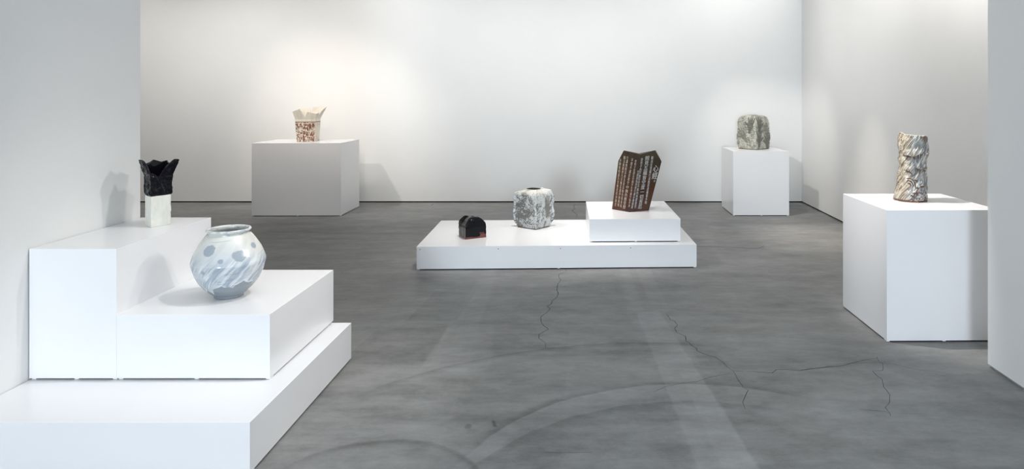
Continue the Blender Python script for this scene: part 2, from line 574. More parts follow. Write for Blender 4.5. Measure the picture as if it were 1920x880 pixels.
def hand(x, y, cx, cy, rot=0.0, mirror=False, sc=1.0):
    """soft mask of an open hand pressed into the clay (metres)"""
    x, y = x - cx, y - cy
    c, s = math.cos(rot), math.sin(rot)
    x, y = (c * x + s * y) / sc, (-s * x + c * y) / sc
    if mirror:
        x = -x
    d = np.sqrt((x / .041) ** 2 + ((y + .005) / .046) ** 2)
    d = (d - 1) * .04

    def cap(x0, y0, x1, y1, r0, r1):
        dx, dy = x1 - x0, y1 - y0
        tt = np.clip(((x - x0) * dx + (y - y0) * dy) / (dx * dx + dy * dy), 0, 1)
        return np.hypot(x - x0 - tt * dx, y - y0 - tt * dy) - (r0 + (r1 - r0) * tt)

    for a in ((.028, .025, .052, .092), (.011, .034, .017, .116), (-.009, .034, -.014, .118), (-.027, .025, -.044, .098)):
        d = np.minimum(d, cap(*a, .0105, .0075))
    d = np.minimum(d, cap(.02, -.02, .078, .022, .016, .009))
    d = np.minimum(d, cap(0, -.03, 0, -.085, .03, .017))
    return 1 - sstep(-.002, .003, d)


# -- moon jar -----------------------------------------------------------------
M_JAR = ceramic('jar_glaze', .25, .5, .15, 60)


def make_jar():
    t = empty('round_jar', (-1.865, 3.585, .536), 0)
    tag(t, 'round white and blue-grey moon jar with brushed spots on the lower white box', 'jar')
    prof = [(.066, .000), (.072, .002), (.074, .012), (.088, .022), (.118, .052), (.144, .088), (.162, .125), (.173, .160), (.178, .184), (.1785, .190),
            (.176, .198), (.166, .226), (.150, .260), (.131, .292), (.112, .318), (.100, .330)]
    # smooth the profile
    pr = resample(prof, .003)
    k = np.ones(5) / 5
    sm = pr.copy()
    sm[4:-4] = np.stack([np.convolve(pr[:, c], k, 'same') for c in (0, 1)], -1)[4:-4]
    N = 260
    th = np.arange(N) / N * 2 * math.pi      # angle from the camera-facing direction, + = image right
    face = math.atan2(-3.585, 1.865)
    ang = face + th

    def surf(p, wob=.0016):
        R, Z = p[:, :1], p[:, 1:2]
        r = R + wob * (np.sin(2 * th + .8) + (fbm(np.cos(th) * 2 + Z * 8, np.sin(th) * 2, Z * 12, 2, 5) - .5) * 2)[...]
        return np.stack([r * np.cos(ang), r * np.sin(ang), np.broadcast_to(Z, r.shape)], -1)

    P = surf(sm)
    Z = np.broadcast_to(sm[:, 1:2], P.shape[:2])
    T = np.broadcast_to((th + math.pi) % (2 * math.pi) - math.pi, P.shape[:2])
    x = T * .15
    cream = (.63, .63, .59)
    cool = (.50, .545, .58)
    blue = (.27, .325, .395)
    c = mixc(cream, cool, sstep(.30, .16, Z + .10 * (fbm(x * 9, Z * 9, 0, 3, 2) - .5)))
    # brushed diagonal streaks
    ca, sa = math.cos(.9), math.sin(.9)
    u, v = x * ca + Z * sa, -x * sa + Z * ca
    st = fbm(u * 16, v * 190, 0, 4, 9)
    st2 = fbm(u * 7, v * 45, 1, 3, 19)
    hor = fbm(x * 12, Z * 170, 3, 3, 31)
    zone = sstep(.26, .19, Z + .06 * (fbm(x * 8, 0, 0, 2, 4) - .5))
    c = mixc(c, blue, .65 * sstep(.52, .64, st * .6 + .4 * fbm(u * 5, v * 26, 7, 3, 91)) * zone)
    c = mixc(c, blue, .6 * sstep(.46, .64, st2) * (.25 + .75 * zone) * sstep(.33, .29, Z))
    c = mixc(c, blue, .75 * sstep(.52, .62, hor) * sstep(.22, .14, Z) * sstep(.4, .6, fbm(x * 9, Z * 9, 8, 2, 14)))
    c = mixc(c, (.76, .78, .78), .6 * sstep(.60, .72, fbm(u * 12, v * 90, 5, 3, 77)) * zone)
    # bare blue-grey belly under a scalloped edge
    edge = .106 - .020 * np.abs(np.sin(T * 4.6 + 1.1)) ** .7 - .014 * sstep(.55, .7, fbm(x * 22, 0, 0, 2, 8)) + .006 * (fbm(x * 60, Z * 20, 0, 2, 3) - .5)
    edge = np.where(T < -.55, edge - .045 * sstep(-.55, -.75, T), edge)
    bare = sstep(edge + .0015, edge - .0015, Z)
    c = mixc(c, mixc((.20, .235, .265), (.25, .285, .31), fbm(x * 10, Z * 90, 2, 3, 61)), bare)
    c = mixc(c, (.72, .75, .76), .75 * sstep(edge + .013, edge + .002, Z) * (1 - bare) * sstep(.35, .6, fbm(x * 30, Z * 60, 4, 2, 15)))
    lump = .0022 * (1 - bare)
    # brushed round spots
    for (tc, zc, r) in ((-.66, .268, .030), (.30, .236, .031), (.90, .272, .017), (-.72, .163, .011), (-.22, .219, .013), (1.9, .25, .03), (-2.2, .24, .03), (3.0, .26, .03)):
        rad = np.interp(zc, sm[:, 1], sm[:, 0])
        dx, dz = (T - tc) * rad, (Z - zc) / .86
        dd = np.hypot(dx, dz) * (1 + .5 * (fbm(dx * 60 + tc * 9, dz * 60, zc * 9, 3, 12) - .5))
        m = sstep(r + .003, r - .002, dd)
        sw = .5 + .5 * np.sin(dd * 700 + np.arctan2(dz, dx))
        c = mixc(c, mixc((.26, .305, .36), (.36, .40, .45), .6 * sw * fbm(x * 40, Z * 40, 0, 2, 6)), m * .88)
    m = sstep(.012, .002, np.abs((T - .25 - (Z - .2) * 3) * .17)) * sstep(.15, .16, Z) * 0
    # fine pulled lines below the neck
    c = mixc(c, (.30, .36, .42), .7 * sstep(.0022, .0004, np.abs(Z - .312 - .006 * np.sin(T * 2.3))) * sstep(-.9, -.6, T) * sstep(.2, -.1, T))
    c = mixc(c, (.30, .36, .42), .6 * sstep(.002, .0004, np.abs(Z - .226 - .02 * (T - .9))) * sstep(.85, .95, T) * sstep(1.5, 1.3, T))
    n = P.copy()
    n[..., 2] = 0
    n /= np.linalg.norm(n, axis=-1, keepdims=True)
    P = P + n * (lump + .0008 * (st - .5) * zone)[..., None]
    link('body', grid_mesh('body', P, c, True, False), M_JAR, t, True)
    # lip and throat
    rim = [(.100, .3285), (.0985, .336), (.1035, .341), (.1075, .346), (.1085, .351), (.105, .3555), (.099, .3565), (.0945, .353), (.0925, .346), (.093, .336), (.104, .318),
           (.125, .290), (.150, .245), (.168, .190), (.150, .110), (.10, .040), (.03, .018)]
    rp = resample(rim, .004)
    P = surf(rp, .001)
    Zr = np.broadcast_to(rp[:, 1:2], P.shape[:2])
    Tr = np.broadcast_to(th, P.shape[:2])
    c = mixc((.64, .65, .62), (.34, .40, .46), .8 * sstep(.5, .7, fbm(np.cos(Tr) * 6, np.sin(Tr) * 6, Zr * 120, 3, 21)))
    link('rim', grid_mesh('rim', P, c, False, True), M_JAR, t, True)
    return t


make_jar()


# -- carton-shaped vases --------------------------------------------------------
def carton(corners, hs, top_fn, flare_fn, zs, n=32, m_low=40, m_up=60, th=.008, taper=0.0):
    """square tube opening like a carton. Rows: lower outside to zs, then flared outside, lip, inside.
    top_fn(s) -> height of the rim; flare_fn(s, z) -> outward growth factor"""
    ring, s = perimeter(corners, n)
    ctr = np.mean(np.array(corners, float), 0)
    rel = ring - ctr
    top = top_fn(s)
    rad = np.linalg.norm(rel, axis=1, keepdims=True)

    def row(z, inset):
        g = 1 + flare_fn(s, z)
        k = np.maximum(.05, 1 - inset / rad[:, 0])
        xy = ctr + rel * (g * k)[:, None]
        return np.concatenate([xy, z[:, None]], 1)

    low = np.array([row(np.full(len(s), zs * k / m_low), 0) for k in range(m_low + 1)])
    up = np.array([row(zs + (top - zs) * k / m_up, 0) for k in range(m_up + 1)])
    ins = np.array([row(top * (1 - k / m_up) + .02 * k / m_up, th * 1.3) for k in range(m_up + 1)])
    return ring, s, ctr, low, up, ins


M_WHITE_SLIP = ceramic('white_slip', .55, 0, .25, 90)
M_BLACK_GLAZE = ceramic('black_glaze', .13, .0, .3, 40, .2)
M_CREAM = ceramic('cream_slip', .6, 0, .2, 60)


def pw(xs, ys):
    return lambda s: np.interp(s, xs, ys)


def displace(P, s, ctr, amp_fn):
    """push rows along the horizontal outward normals of each ring"""
    out = P.copy()
    for i in range(len(P)):
        out[i, :, :2] += out_normals(P[i, :, :2]) * amp_fn(P[i], s)[:, None]
    return out


def two_tone_vase():
    base = np.array([-2.407, 3.795])
    t = empty('square_vase', (base[0], base[1], .8515))
    tag(t, 'square vase with glossy black flared top and matte white base on the tall left box', 'vase')
    R = np.array([-2.358, 3.900]) - base
    Lf = np.array([-2.491, 3.870]) - base
    corners = [np.zeros(2), R, R + Lf, Lf]
    top = pw([0, .17, .37, .58, .78, .94, 1.0, 1.10, 1.28, 1.5, 1.75, 2.0, 2.2, 2.38, 2.5, 2.62, 2.85, 3.0, 3.12, 3.32, 3.5, 3.68, 3.9, 4.0],
             [.305, .296, .280, .318, .350, .374, .366, .372, .352, .34, .345, .356, .35, .360, .366, .356, .345, .372, .370, .362, .35, .338, .315, .305])
    zs = .172

    def fl(s, z):
        k = np.interp(s, [0, 1, 2, 3, 4], [.46, .54, .40, .36, .46])
        u = np.clip((z - .262) / .108, 0, 1.1)
        return k * u ** 1.1 + .05 * sstep(.172, .182, z)

    ring, s, ctr, low, up, ins = carton(corners, zs, top, fl, zs, 36, 44, 64)
    a = s % 1

    def lumps(p, s):
        z = p[:, 2]
        x = s * .115
        return .010 * (fbm(x * 42 + z * 12, z * 26, 0, 3, 3) - .5) * 2 + .003 * (fbm(x * 110, z * 110, 5, 2, 4) - .5)

    def edge_nicks(p, s):
        d = np.minimum(s % 1, 1 - s % 1)
        z = p[:, 2]
        return -.004 * sstep(.10, .0, d) * fbm(z * 60, s.round() * 7, 0, 2, 8) + .0016 * (fbm(s * 8, z * 22, 1, 3, 5) - .5)

    low2 = displace(low, s, ctr, edge_nicks)
    z = low[..., 2]
    xx = np.broadcast_to(s, z.shape)
    c = mixc((.68, .67, .60), (.55, .56, .52), .6 * sstep(.45, .85, fbm(xx * 5, z * 14, 0, 4, 22)))
    c = mixc(c, (.78, .80, .80), .3 * sstep(.45, .8, fbm(xx * 9, z * 30, 3, 4, 12)))
    # the white slip stops just under the black, its top closes inside the collar
    cap = np.array([np.concatenate([ctr + (low2[-1, :, :2] - ctr) * k, low2[-1, :, 2:]], 1) for k in (.985, .9)])
    body = np.concatenate([low2, cap])
    cb = np.concatenate([c, np.broadcast_to(np.array((.7, .69, .65)), cap.shape)])
    link('white_body', grid_mesh('white_body', body, cb, True, True), M_WHITE_SLIP, t, True)
    up2 = displace(up, s, ctr, lumps)
    first = up2[:1].copy()
    first[0, :, :2] = ctr + (up2[0, :, :2] - ctr) * .96
    up2[0, :, 2] += .003
    col = np.concatenate([first, up2, ins[:56]])
    black = np.broadcast_to(np.array((.004, .004, .007)), col.shape)
    link('black_flared_top', grid_mesh('black_flared_top', col, black, True, True), M_BLACK_GLAZE, t, True)


two_tone_vase()


def brick_carton_vase():
    base = np.array([-3.855, 9.16])
    t = empty('carton_vase', (base[0], base[1], .951))
    tag(t, 'cream vase like an opened carton with brown stamped body on the wide rear pedestal', 'vase')
    corners = [np.zeros(2), np.array((.232, .012)), np.array((.226, .19)), np.array((-.006, .178))]
    zs = .268
    top = pw([0, .30, .49, .61, 1.0, 1.40, 1.5, 1.6, 2.0, 2.44, 2.5, 2.56, 3.0, 3.35, 3.5, 3.65, 4.0],
             [.405, .436, .318, .400, .372, .385, .345, .40, .470, .455, .36, .45, .440, .43, .34, .42, .405])

    def fl(s, z):
        low = .13 * np.clip(z / .268, 0, 1)
        u = np.clip((z - .30) / .14, 0, 1.2)
        k = np.interp(s, [0, 1, 2, 3, 4], [.36, .30, .50, .30, .36])
        return low + k * u

    ring, s, ctr, low, up, ins = carton(corners, zs, top, fl, zs, 36, 70, 40, th=.010)
    z = low[..., 2]
    xx = np.broadcast_to(s, z.shape)
    a = xx % 1
    side = np.floor(xx)
    # stamped brown slip showing through cream, in rows of short upright strokes
    rowk = np.floor(z / .062 + .35 * (fbm(xx * 3, z * 4, 0, 2, 3) - .5))
    strokes = fbm(xx * 30, z * 26 + rowk * 9, side, 3, 41)
    strokes2 = fbm(xx * 60, z * 60, side + 3, 2, 47)
    mask = sstep(.455, .51, .5 * strokes + .35 * strokes2 + .15 * fbm(xx * 110, z * 190, 5, 2, 43))
    bands = sstep(.0085, .004, np.abs(z - .150 - .012 * np.sin(xx * 7))) + sstep(.006, .003, np.abs(z - .245 - .006 * np.sin(xx * 9))) + sstep(.006, .002, np.abs(z - .085 - .02 * np.sin(xx * 5 + 1)))
    cream_m = np.clip(1 - mask + .9 * bands, 0, 1)
    cream_m = np.maximum(cream_m, sstep(.035, .015, a) * sstep(.9, .4, z * 4))
    cream_m = np.where((side >= 1) & (side < 2), np.maximum(cream_m, sstep(.40, .52, fbm(xx * 11, z * 18, 2, 3, 52) + .10)), cream_m)
    cream_m = np.where(z > .258, 0.0, cream_m)
    brown = mixc((.12, .042, .022), (.30, .13, .075), fbm(xx * 20, z * 30, 7, 2, 9))
    c = mixc(brown, (.72, .66, .57), cream_m)
    low2 = displace(low, s, ctr, lambda p, s_: .003 * (fbm(s_ * 8, p[:, 2] * 30, 0, 2, 5) - .5))
    nn = np.array([out_normals(r[:, :2]) for r in low2])
    low2[..., :2] += nn * (.0035 * cream_m)[..., None]
    cap = np.array([np.concatenate([ctr + (low2[-1, :, :2] - ctr) * k, low2[-1, :, 2:]], 1) for k in (.985, .9)])
    link('stamped_body', grid_mesh('stamped_body', np.concatenate([low2, cap]), np.concatenate([c, np.broadcast_to(np.array((.2, .08, .05)), cap.shape)]), True, True), M_CREAM, t, True)
    up2 = displace(up, s, ctr, lambda p, s_: .002 * (fbm(s_ * 5, p[:, 2] * 16, 0, 3, 6) - .5))
    first = up2[:1].copy()
    first[0, :, :2] = ctr + (up2[0, :, :2] - ctr) * .96
    P = np.concatenate([first, up2, ins[:30]])
    zz, xx = P[..., 2], np.broadcast_to(s, P.shape[:2])
    c = mixc((.74, .69, .60), (.62, .57, .49), .8 * sstep(.4, .8, fbm(xx * 6, zz * 14, 0, 4, 13)))
    link('open_flaps', grid_mesh('open_flaps', P, c, True, True), M_CREAM, t, False)


brick_carton_vase()


# -- square pots with closed shoulders -----------------------------------------
def square_pot(corners, prof, n, step):
    """prof rows: (half size factor 0..1+, z, roundness); returns P[rows, cols, 3], ring coordinates s, ctr and profile"""
    ring, s = perimeter(corners, n)
    ctr = np.mean(np.array(corners, float), 0)
    rel = ring - ctr
    rn = np.linalg.norm(rel, axis=1)
    mean_r = rn.mean()
    scale_len = mean_r
    pr = np.asarray(prof, float).copy()
    q = pr.copy()
    q[:, 0] *= scale_len
    q = resample(q, step)
    q[:, 0] /= scale_len
    circ = rel / rn[:, None] * mean_r
    P = np.zeros((len(q), len(s), 3))
    for i, (k, z, rd) in enumerate(q):
        xy = ctr + (rel * (1 - rd) + circ * rd) * k
        P[i, :, :2] = xy
        P[i, :, 2] = z
    return P, s, ctr, q


def apply_radial(P, ctr, amt, upto):
    d = P[..., :2] - ctr
    d = d / np.maximum(1e-6, np.linalg.norm(d, axis=-1, keepdims=True))
    out = P.copy()
    w = (np.arange(P.shape[0]) < upto)[:, None]
    out[..., :2] += d * (amt * w)[..., None]
    return out


M_BLACK_BOX = ceramic('black_box_glaze', .09, .0, .08, 30, .2)


def black_box():
    b0 = np.array([-1.121, 6.468])
    t = empty('lidded_pot', (b0[0], b0[1], .212))
    tag(t, 'small glossy black square pot with red clay foot on the long low platform', 'pot')
    R, Lf = np.array((.178, .105)), np.array((-.100, .190))
    corners = [np.zeros(2), R, R + Lf, Lf]
    prof = [(.985, 0, 0), (1.0, .004, 0), (1.0, .060, .0), (1.01, .112, 0), (.97, .124, .0), (.88, .142, .03), (.75, .162, .06), (.58, .180, .1), (.42, .190, .2), (.24, .1955, .6), (.13, .196, .9), (.10, .19, .9), (.30, .17, .8), (.7, .14, .2), (.9, .10, 0), (.9, .02, 0)]
    P, s, ctr, q = square_pot(corners, prof, 64, .0022)
    z = P[..., 2]
    S_ = np.broadcast_to(s, z.shape)
    a = S_ % 1
    d = np.minimum(a, 1 - a)
    n_out = int(np.argmax(q[:, 1] > .1945))
    # ridges along the folded corners of the shoulder, dents between
    sh = sstep(.11, .14, z) * sstep(.197, .186, z)
    amt = .010 * np.exp(-(d / .035) ** 2) * sh - .007 * sstep(.12, .42, d) * sh * (np.floor(S_) % 2 == 1)
    amt = amt + .0035 * (fbm(S_ * 6, z * 24, 0, 3, 5) - .5)
    nick = np.exp(-(d / .03) ** 2) * (np.round(S_) % 4 != 0) * sstep(.13, .11, z)
    amt = amt + .004 * nick * (vnoise(z * 75, np.round(S_), 0, 9) - .35)
    P = apply_radial(P, ctr, amt, n_out)
    # raised fold at the left end of the roof
    P[..., 2] += (.012 * np.exp(-((S_ - 3.0) / .20) ** 2) * sh) * (np.arange(P.shape[0]) < n_out)[:, None]
    x = a * .207
    red_edge = .016 + .003 * np.sin(S_ * 9) + .004 * (fbm(S_ * 10, 0, 0, 2, 3) - .5)
    red_edge = red_edge + np.where(S_ < 1, .016 * sstep(.66, .74, a), 0) + np.where(S_ >= 3, .012 * sstep(.4, .0, a), 0)
    red = sstep(red_edge + .001, red_edge - .001, z)
    # wiped finger marks on the right face
    for k in range(3):
        u0, w0 = .152 + k * .0165, .040
        ux, uz = x - u0, z - w0
        du = ux * .83 + uz * .55
        dv = -ux * .55 + uz * .83
        m = sstep(.0046, .0034, np.abs(du)) * sstep(.019, .016, np.abs(dv)) * (S_ < 1)
        red = np.maximum(red, m)
    red = red * (np.arange(P.shape[0]) < n_out)[:, None]
    c = mixc((.006, .006, .008), (.165, .06, .05), red)
    nf = int(np.argmax(q[:, 1] > .052))
    link('body', grid_mesh('body', P, c, True, True), M_BLACK_BOX, t, True)


black_box()
M_CRACKLE = ceramic('crackle_glaze', .45, .1, .35, 140)


def crackle_pot():
    b0 = np.array([-.493, 6.935])
    t = empty('square_pot', (b0[0], b0[1], .212))
    tag(t, 'grey and white crackled square pot with a dark mouth in the middle of the platform', 'pot')
    R, Lf = np.array((.135, .178)), np.array((-.197, .150))
    corners = [np.zeros(2), R, R + Lf, Lf]
    prof = [(.99, 0, 0), (1.0, .004, 0), (1.02, .02, 0), (1.13, .07, .02), (1.22, .13, .04), (1.235, .16, .04), (1.19, .205, .03), (1.175, .225, .03), (1.20, .26, .03), (1.20, .31, .04), (1.15, .345, .05), (1.04, .366, .1),
            (.88, .374, .2), (.66, .380, .4), (.56, .390, .5), (.53, .396, .6), (.50, .394, .6), (.47, .37, .6), (.7, .35, .4), (1.0, .3, .1), (1.0, .1, 0), (.85, .02, 0)]
    P, s, ctr, q = square_pot(corners, prof, 64, .0036)
    z = P[..., 2]
    S_ = np.broadcast_to(s, z.shape)
    a = S_ % 1
    side = np.floor(S_)
    d = np.minimum(a, 1 - a)
    n_out = int(np.argmax(q[:, 1] > .3955))
    x = (a - .5) * .27
    h = hand(x, z, .052, .205, -.12, False, 1.02) * (side == 0)
    fine = fbm(S_ * 38, z * 135, 0, 4, 7)
    coarse = fbm(S_ * 5, z * 17, 0, 4, 17)
    strk = fbm(S_ * 14 + z * 25, z * 22 - S_ * 3, 2, 3, 27)
    amt = .007 * (coarse - .5) * 2 + .004 * (fine - .5) * 2
    amt = amt + (.010 + .006 * vnoise(z * 60, np.round(S_), 0, 3)) * np.exp(-(d / .022) ** 2) * sstep(.02, .06, z)
    amt = amt + np.where(np.round(S_) % 4 == 0, -.012 * np.exp(-(d / .022) ** 2), 0) - .004 * h
    P = apply_radial(P, ctr, amt, n_out)
    out = (np.arange(P.shape[0]) < n_out)[:, None]
    # scalloped top at the corners
    P[..., 2] += out * .016 * np.exp(-(d / .10) ** 2) * sstep(.33, .37, z) * (np.abs(S_ - 1) < .5)
    white = (.54, .56, .56)
    dark = (.105, .10, .088)
    dk = .52 * fine + .48 * coarse
    dk = dk + np.where(side == 3, .07 * sstep(.75, .1, a), np.where(side == 0, -.035, 0)) + .05 * (strk - .5)
    m = sstep(.46, .55, dk)
    c = mixc(white, dark, m * .9)
    c = mixc(c, mixc((.10, .10, .09), (.22, .21, .19), fine), np.clip(h * 1.0, 0, 1) * .92)
    c = mixc(c, (.66, .70, .73), .8 * np.exp(-(d / .035) ** 2) * sstep(.42, .6, vnoise(z * 90, S_ * 9, 0, 4) + .1))
    c = mixc(c, (.58, .55, .48), .55 * sstep(.33, .38, z))
    c = mixc(c, (.11, .06, .04), sstep(.008, .004, z))
    c = mixc(c, (.17, .12, .06), .6 * sstep(.05, .0, z) * sstep(.5, .6, coarse))
    c = np.where(out[..., None], c, np.array((.03, .025, .02)))
    link('body', grid_mesh('body', P, c, True, True), M_CRACKLE, t, True)


crackle_pot()
M_HANDS = ceramic('handprint_glaze', .55, .05, .3, 110)


def hands_vessel():
    b0 = np.array([2.30, 9.13])
    t = empty('square_vessel', (b0[0], b0[1], .842))
    tag(t, 'grey-green square vessel covered with dark handprints on the rear right pedestal', 'vessel')
    R, Lf = np.array((.212, .165)), np.array((-.188, .212))
    corners = [np.zeros(2), R, R + Lf, Lf]
    prof = [(.99, 0, 0), (1.0, .005, 0), (1.02, .05, .0), (1.06, .12, .02), (1.08, .16, .03), (1.05, .20, .03), (1.02, .25, .03), (1.03, .31, .03), (1.02, .36, .04), (.98, .40, .05), (.90, .43, .1), (.76, .448, .2),
            (.55, .455, .4), (.36, .458, .6), (.33, .462, .7), (.30, .458, .7), (.3, .43, .7), (.7, .40, .4), (.9, .3, .1), (.9, .1, 0), (.8, .02, 0)]
    P, s, ctr, q = square_pot(corners, prof, 64, .004)
    z = P[..., 2]
    S_ = np.broadcast_to(s, z.shape)
    a = S_ % 1
    side = np.floor(S_)
    d = np.minimum(a, 1 - a)
    n_out = int(np.argmax(q[:, 1] > .461))
    x = (a - .5) * .285
    f3, f0 = side == 3, side == 0
    h = hand(x, z, .055, .320, -.20, True, 1.1) * f3
    h = np.maximum(h, .75 * hand(x, z, -.055, .185, .55, True, 1.0) * f3)
    h = np.maximum(h, hand(x, z, -.060, .320, .12, False, 1.1) * f0)
    h = np.maximum(h, hand(x, z, -.072, .135, .02, False, 1.1) * f0)
    h = np.maximum(h, hand(x, z, .100, .105, .10, True, 1.05) * f0)
    h = np.maximum(h, hand(x, z, .0, .25, .1, True, 1.1) * ((side == 1) | (side == 2)))
    fine = fbm(S_ * 22, z * 80, 0, 3, 107)
    coarse = fbm(S_ * 5, z * 16, 0, 4, 117)
    amt = .008 * (coarse - .5) * 2 + .006 * (fine - .5) * 2 - .007 * h
    amt = amt + np.exp(-(d / .03) ** 2) * np.where(np.round(S_) % 4 == 0, -.008, .006) * sstep(.0, .05, z)
    P = apply_radial(P, ctr, amt, n_out)
    out = (np.arange(P.shape[0]) < n_out)[:, None]
    c = mixc((.50, .49, .42), (.20, .20, .165), sstep(.45, .58, .55 * fine + .45 * coarse))
    c = np.where((side == 0)[..., None], c * .93, c)
    c = mixc(c, mixc((.115, .118, .095), (.17, .17, .14), coarse), np.clip(h, 0, 1) * .95)
    c = mixc(c, (.60, .58, .50), .6 * sstep(.62, .74, fine) * (1 - h))
    c = mixc(c, (.30, .15, .08), .6 * sstep(.05, .0, z) * sstep(.5, .62, coarse) * f3)
    c = mixc(c, (.10, .085, .07), sstep(.012, .006, z))
    c = np.where(out[..., None], c, np.array((.04, .035, .03)))
    link('body', grid_mesh('body', P, c, True, True), M_HANDS, t, True)


hands_vessel()

# -- tilted vessel with the brushed scripture --------------------------------------
M_BROWN = ceramic('brown_glaze', .33, .0, .25, 40, .3)
M_INK = flat('white_brushed_slip', (.56, .56, .55), .5)
M_INK_TAN = flat('tan_brushed_slip', (.44, .37, .30), .5)


def inscribed_vessel():
    org = Vector((.445, 6.73, .427))
    t = empty('inscribed_vessel', org)
    tag(t, 'tilted dark brown angular vessel covered with columns of white characters on the platform box', 'vessel')

    def v(x, y, z):
        return Vector((x, y, z + .427)) - org

    C0, L0, R0, B0 = v(.445, 6.73, 0), v(.281, 6.90, 0), v(.650, 6.828, 0), v(.486, 7.0, 0)
    C1, L1, R1, B1 = v(.556, 6.73, .572), v(.3456, 6.905, .488), v(.777, 6.826, .490), v(.56, 7.01, .555)
    L2, R2, R2b, L2b = v(.399, 6.862, .598), v(.708, 6.800, .604), v(.725, 6.89, .600), v(.41, 6.95, .592)
    rim = [L2, C1, R2, R2b, B1, L2b]
    cen = sum(rim, Vector()) / 6
    inn = [cen + (p - cen) * .66 + Vector((0, 0, -.006)) for p in rim]
    low = [Vector((p.x * .8 - .02, p.y, .20)) for p in inn]
    bm = bmesh.new()
    pts = [C0, L0, R0, B0, L1, R1] + rim + inn + low
    V = [bm.verts.new(p) for p in pts]
    c0, l0, r0, b0, l1, r1, l2, c1, r2, r2b, b1, l2b = V[:12]
    I, D = V[12:18], V[18:24]
    for f in ([c0, c1, l2, l1, l0], [c0, r0, r1, r2, c1], [r0, b0, b1, r2b, r1], [b0, l0, l1, l2b, b1],
              [l1, l2, l2b], [r1, r2b, r2], [c0, l0, b0, r0]):
        bm.faces.new(f)
    RV = [l2, c1, r2, r2b, b1, l2b]
    for k in range(6):
        k2 = (k + 1) % 6
        bm.faces.new([RV[k], RV[k2], I[k2], I[k]])
        bm.faces.new([I[k], I[k2], D[k2], D[k]])
    bm.faces.new(D)
    bmesh.ops.recalc_face_normals(bm, faces=bm.faces[:])
    bmesh.ops.bevel(bm, geom=bm.edges[:], offset=.005, segments=2, affect='EDGES', profile=.6)
    bmesh.ops.triangulate(bm, faces=bm.faces[:])
    bmesh.ops.subdivide_edges(bm, edges=[e for e in bm.edges if e.calc_length() > .04], cuts=6, use_grid_fill=True)
    me = bpy.data.meshes.new('body')
    bm.to_mesh(me)
    bm.free()
    co = np.zeros(len(me.vertices) * 3)
    me.vertices.foreach_get('co', co)
    co = co.reshape(-1, 3)
    x, y, z = co.T
    n = fbm(x * 9, y * 9, z * 9, 3, 5)
    c = mixc((.066, .029, .016), (.040, .034, .020), sstep(.2, .55, z + .3 * (n - .5)))
    c = mixc(c, (.080, .036, .024), sstep(.22, .0, z + .12 * (n - .5)))
    c = mixc(c, (.062, .045, .024), .9 * sstep(.5, .6, z + .06 * (n - .5)))
    c = mixc(c, (.03, .018, .022), .6 * sstep(.5, .65, fbm(x * 16, y * 16, z * 6, 2, 15)))
    at = me.color_attributes.new('Col', 'FLOAT_COLOR', 'POINT')
    cc = np.ones((len(c), 4), np.float32)
    cc[:, :3] = c
    at.data.foreach_set('color', cc.ravel())
    bvh = BVHTree.FromPolygons([Vector(p) for p in co], [tuple(p.vertices) for p in me.polygons])
    link('body', me, M_BROWN, t)

    # faces as bilinear patches: a = 0 at the front ridge, 1 at the outer edge; b = height
    def patch(o0, e0, o1, e1):
        nrm = (e0 - o0).cross(o1 - o0).normalized()
        if nrm.y > 0:
            nrm = -nrm
        return lambda a, b: (o0 * (1 - a) + e0 * a) * (1 - b) + (o1 * (1 - a) + e1 * a) * b, nrm

    kL = .572 / .488
    right = patch(C0, R0, C1, R0 + (R1 - R0) * (.572 / .49))
    left = patch(C0, L0, C1, L0 + (L1 - L0) * kL)
    dg = bpy.context.evaluated_depsgraph_get()
    # (face, text, a at top, a at bottom, b at top, b at bottom, character width, weight)
    CO = [
        (right, '心經', .80, .865, .80, .545, .062, .004),
        (right, '田丁', .90, .90, .530, .495, .022, .0),
        (right, '觀自在菩薩行深般若波羅蜜多時', .54, .745, .955, .115, .025, -.004),
        (right, '照見五蘊皆空度一切苦厄', .325, .50, .965, .04, .048, .0),
        (right, '舍利子色不異空空不異色色即是空', .105, .26, .935, .06, .025, -.004),
        (right, '空即是色受想行識亦復如是', .055, .10, .72, .06, .024, -.004),
        (left, '舍利子是諸法空相不生不滅不垢不淨', .16, .06, .90, .08, .025, -.004),
        (left, '不增不減是故空', .33, .33, .92, .46, .026, -.004),
        (left, '中無色無受想', .325, .315, .45, .04, .040, .0),
        (left, '行識無眼耳鼻舌身意無色聲香味', .57, .50, .95, .05, .025, -.004),
        (left, '觸法無眼界乃至無意識界無無明', .71, .655, .95, .06, .026, -.004),
        (left, '亦無無明盡乃至無老死亦無老', .89, .82, .90, .06, .026, -.004),
    ]
    cache = {}

    def glyph(ch, wt):
        """flat mesh coordinates and faces of one character"""
        if (ch, wt) not in cache:
            cu = bpy.data.curves.new('text', 'FONT')
            cu.body = ch
            cu.align_x = 'CENTER'
            cu.extrude = .02
            cu.offset = wt
            cu.resolution_u = 2
            to = bpy.data.objects.new('text', cu)
            COL.objects.link(to)
            dg.update()
            me = bpy.data.meshes.new_from_object(to.evaluated_get(dg))
            bpy.data.objects.remove(to)
            bpy.data.curves.remove(cu)
            co = np.zeros(len(me.vertices) * 3)
            me.vertices.foreach_get('co', co)
            cache[(ch, wt)] = (me, co.reshape(-1, 3))
        me, co = cache[(ch, wt)]
        return me.copy(), co

    ref = glyph('國', 0.0)[1]
    y_mid, y_len = (ref[:, 1].max() + ref[:, 1].min()) / 2, ref[:, 1].max() - ref[:, 1].min()
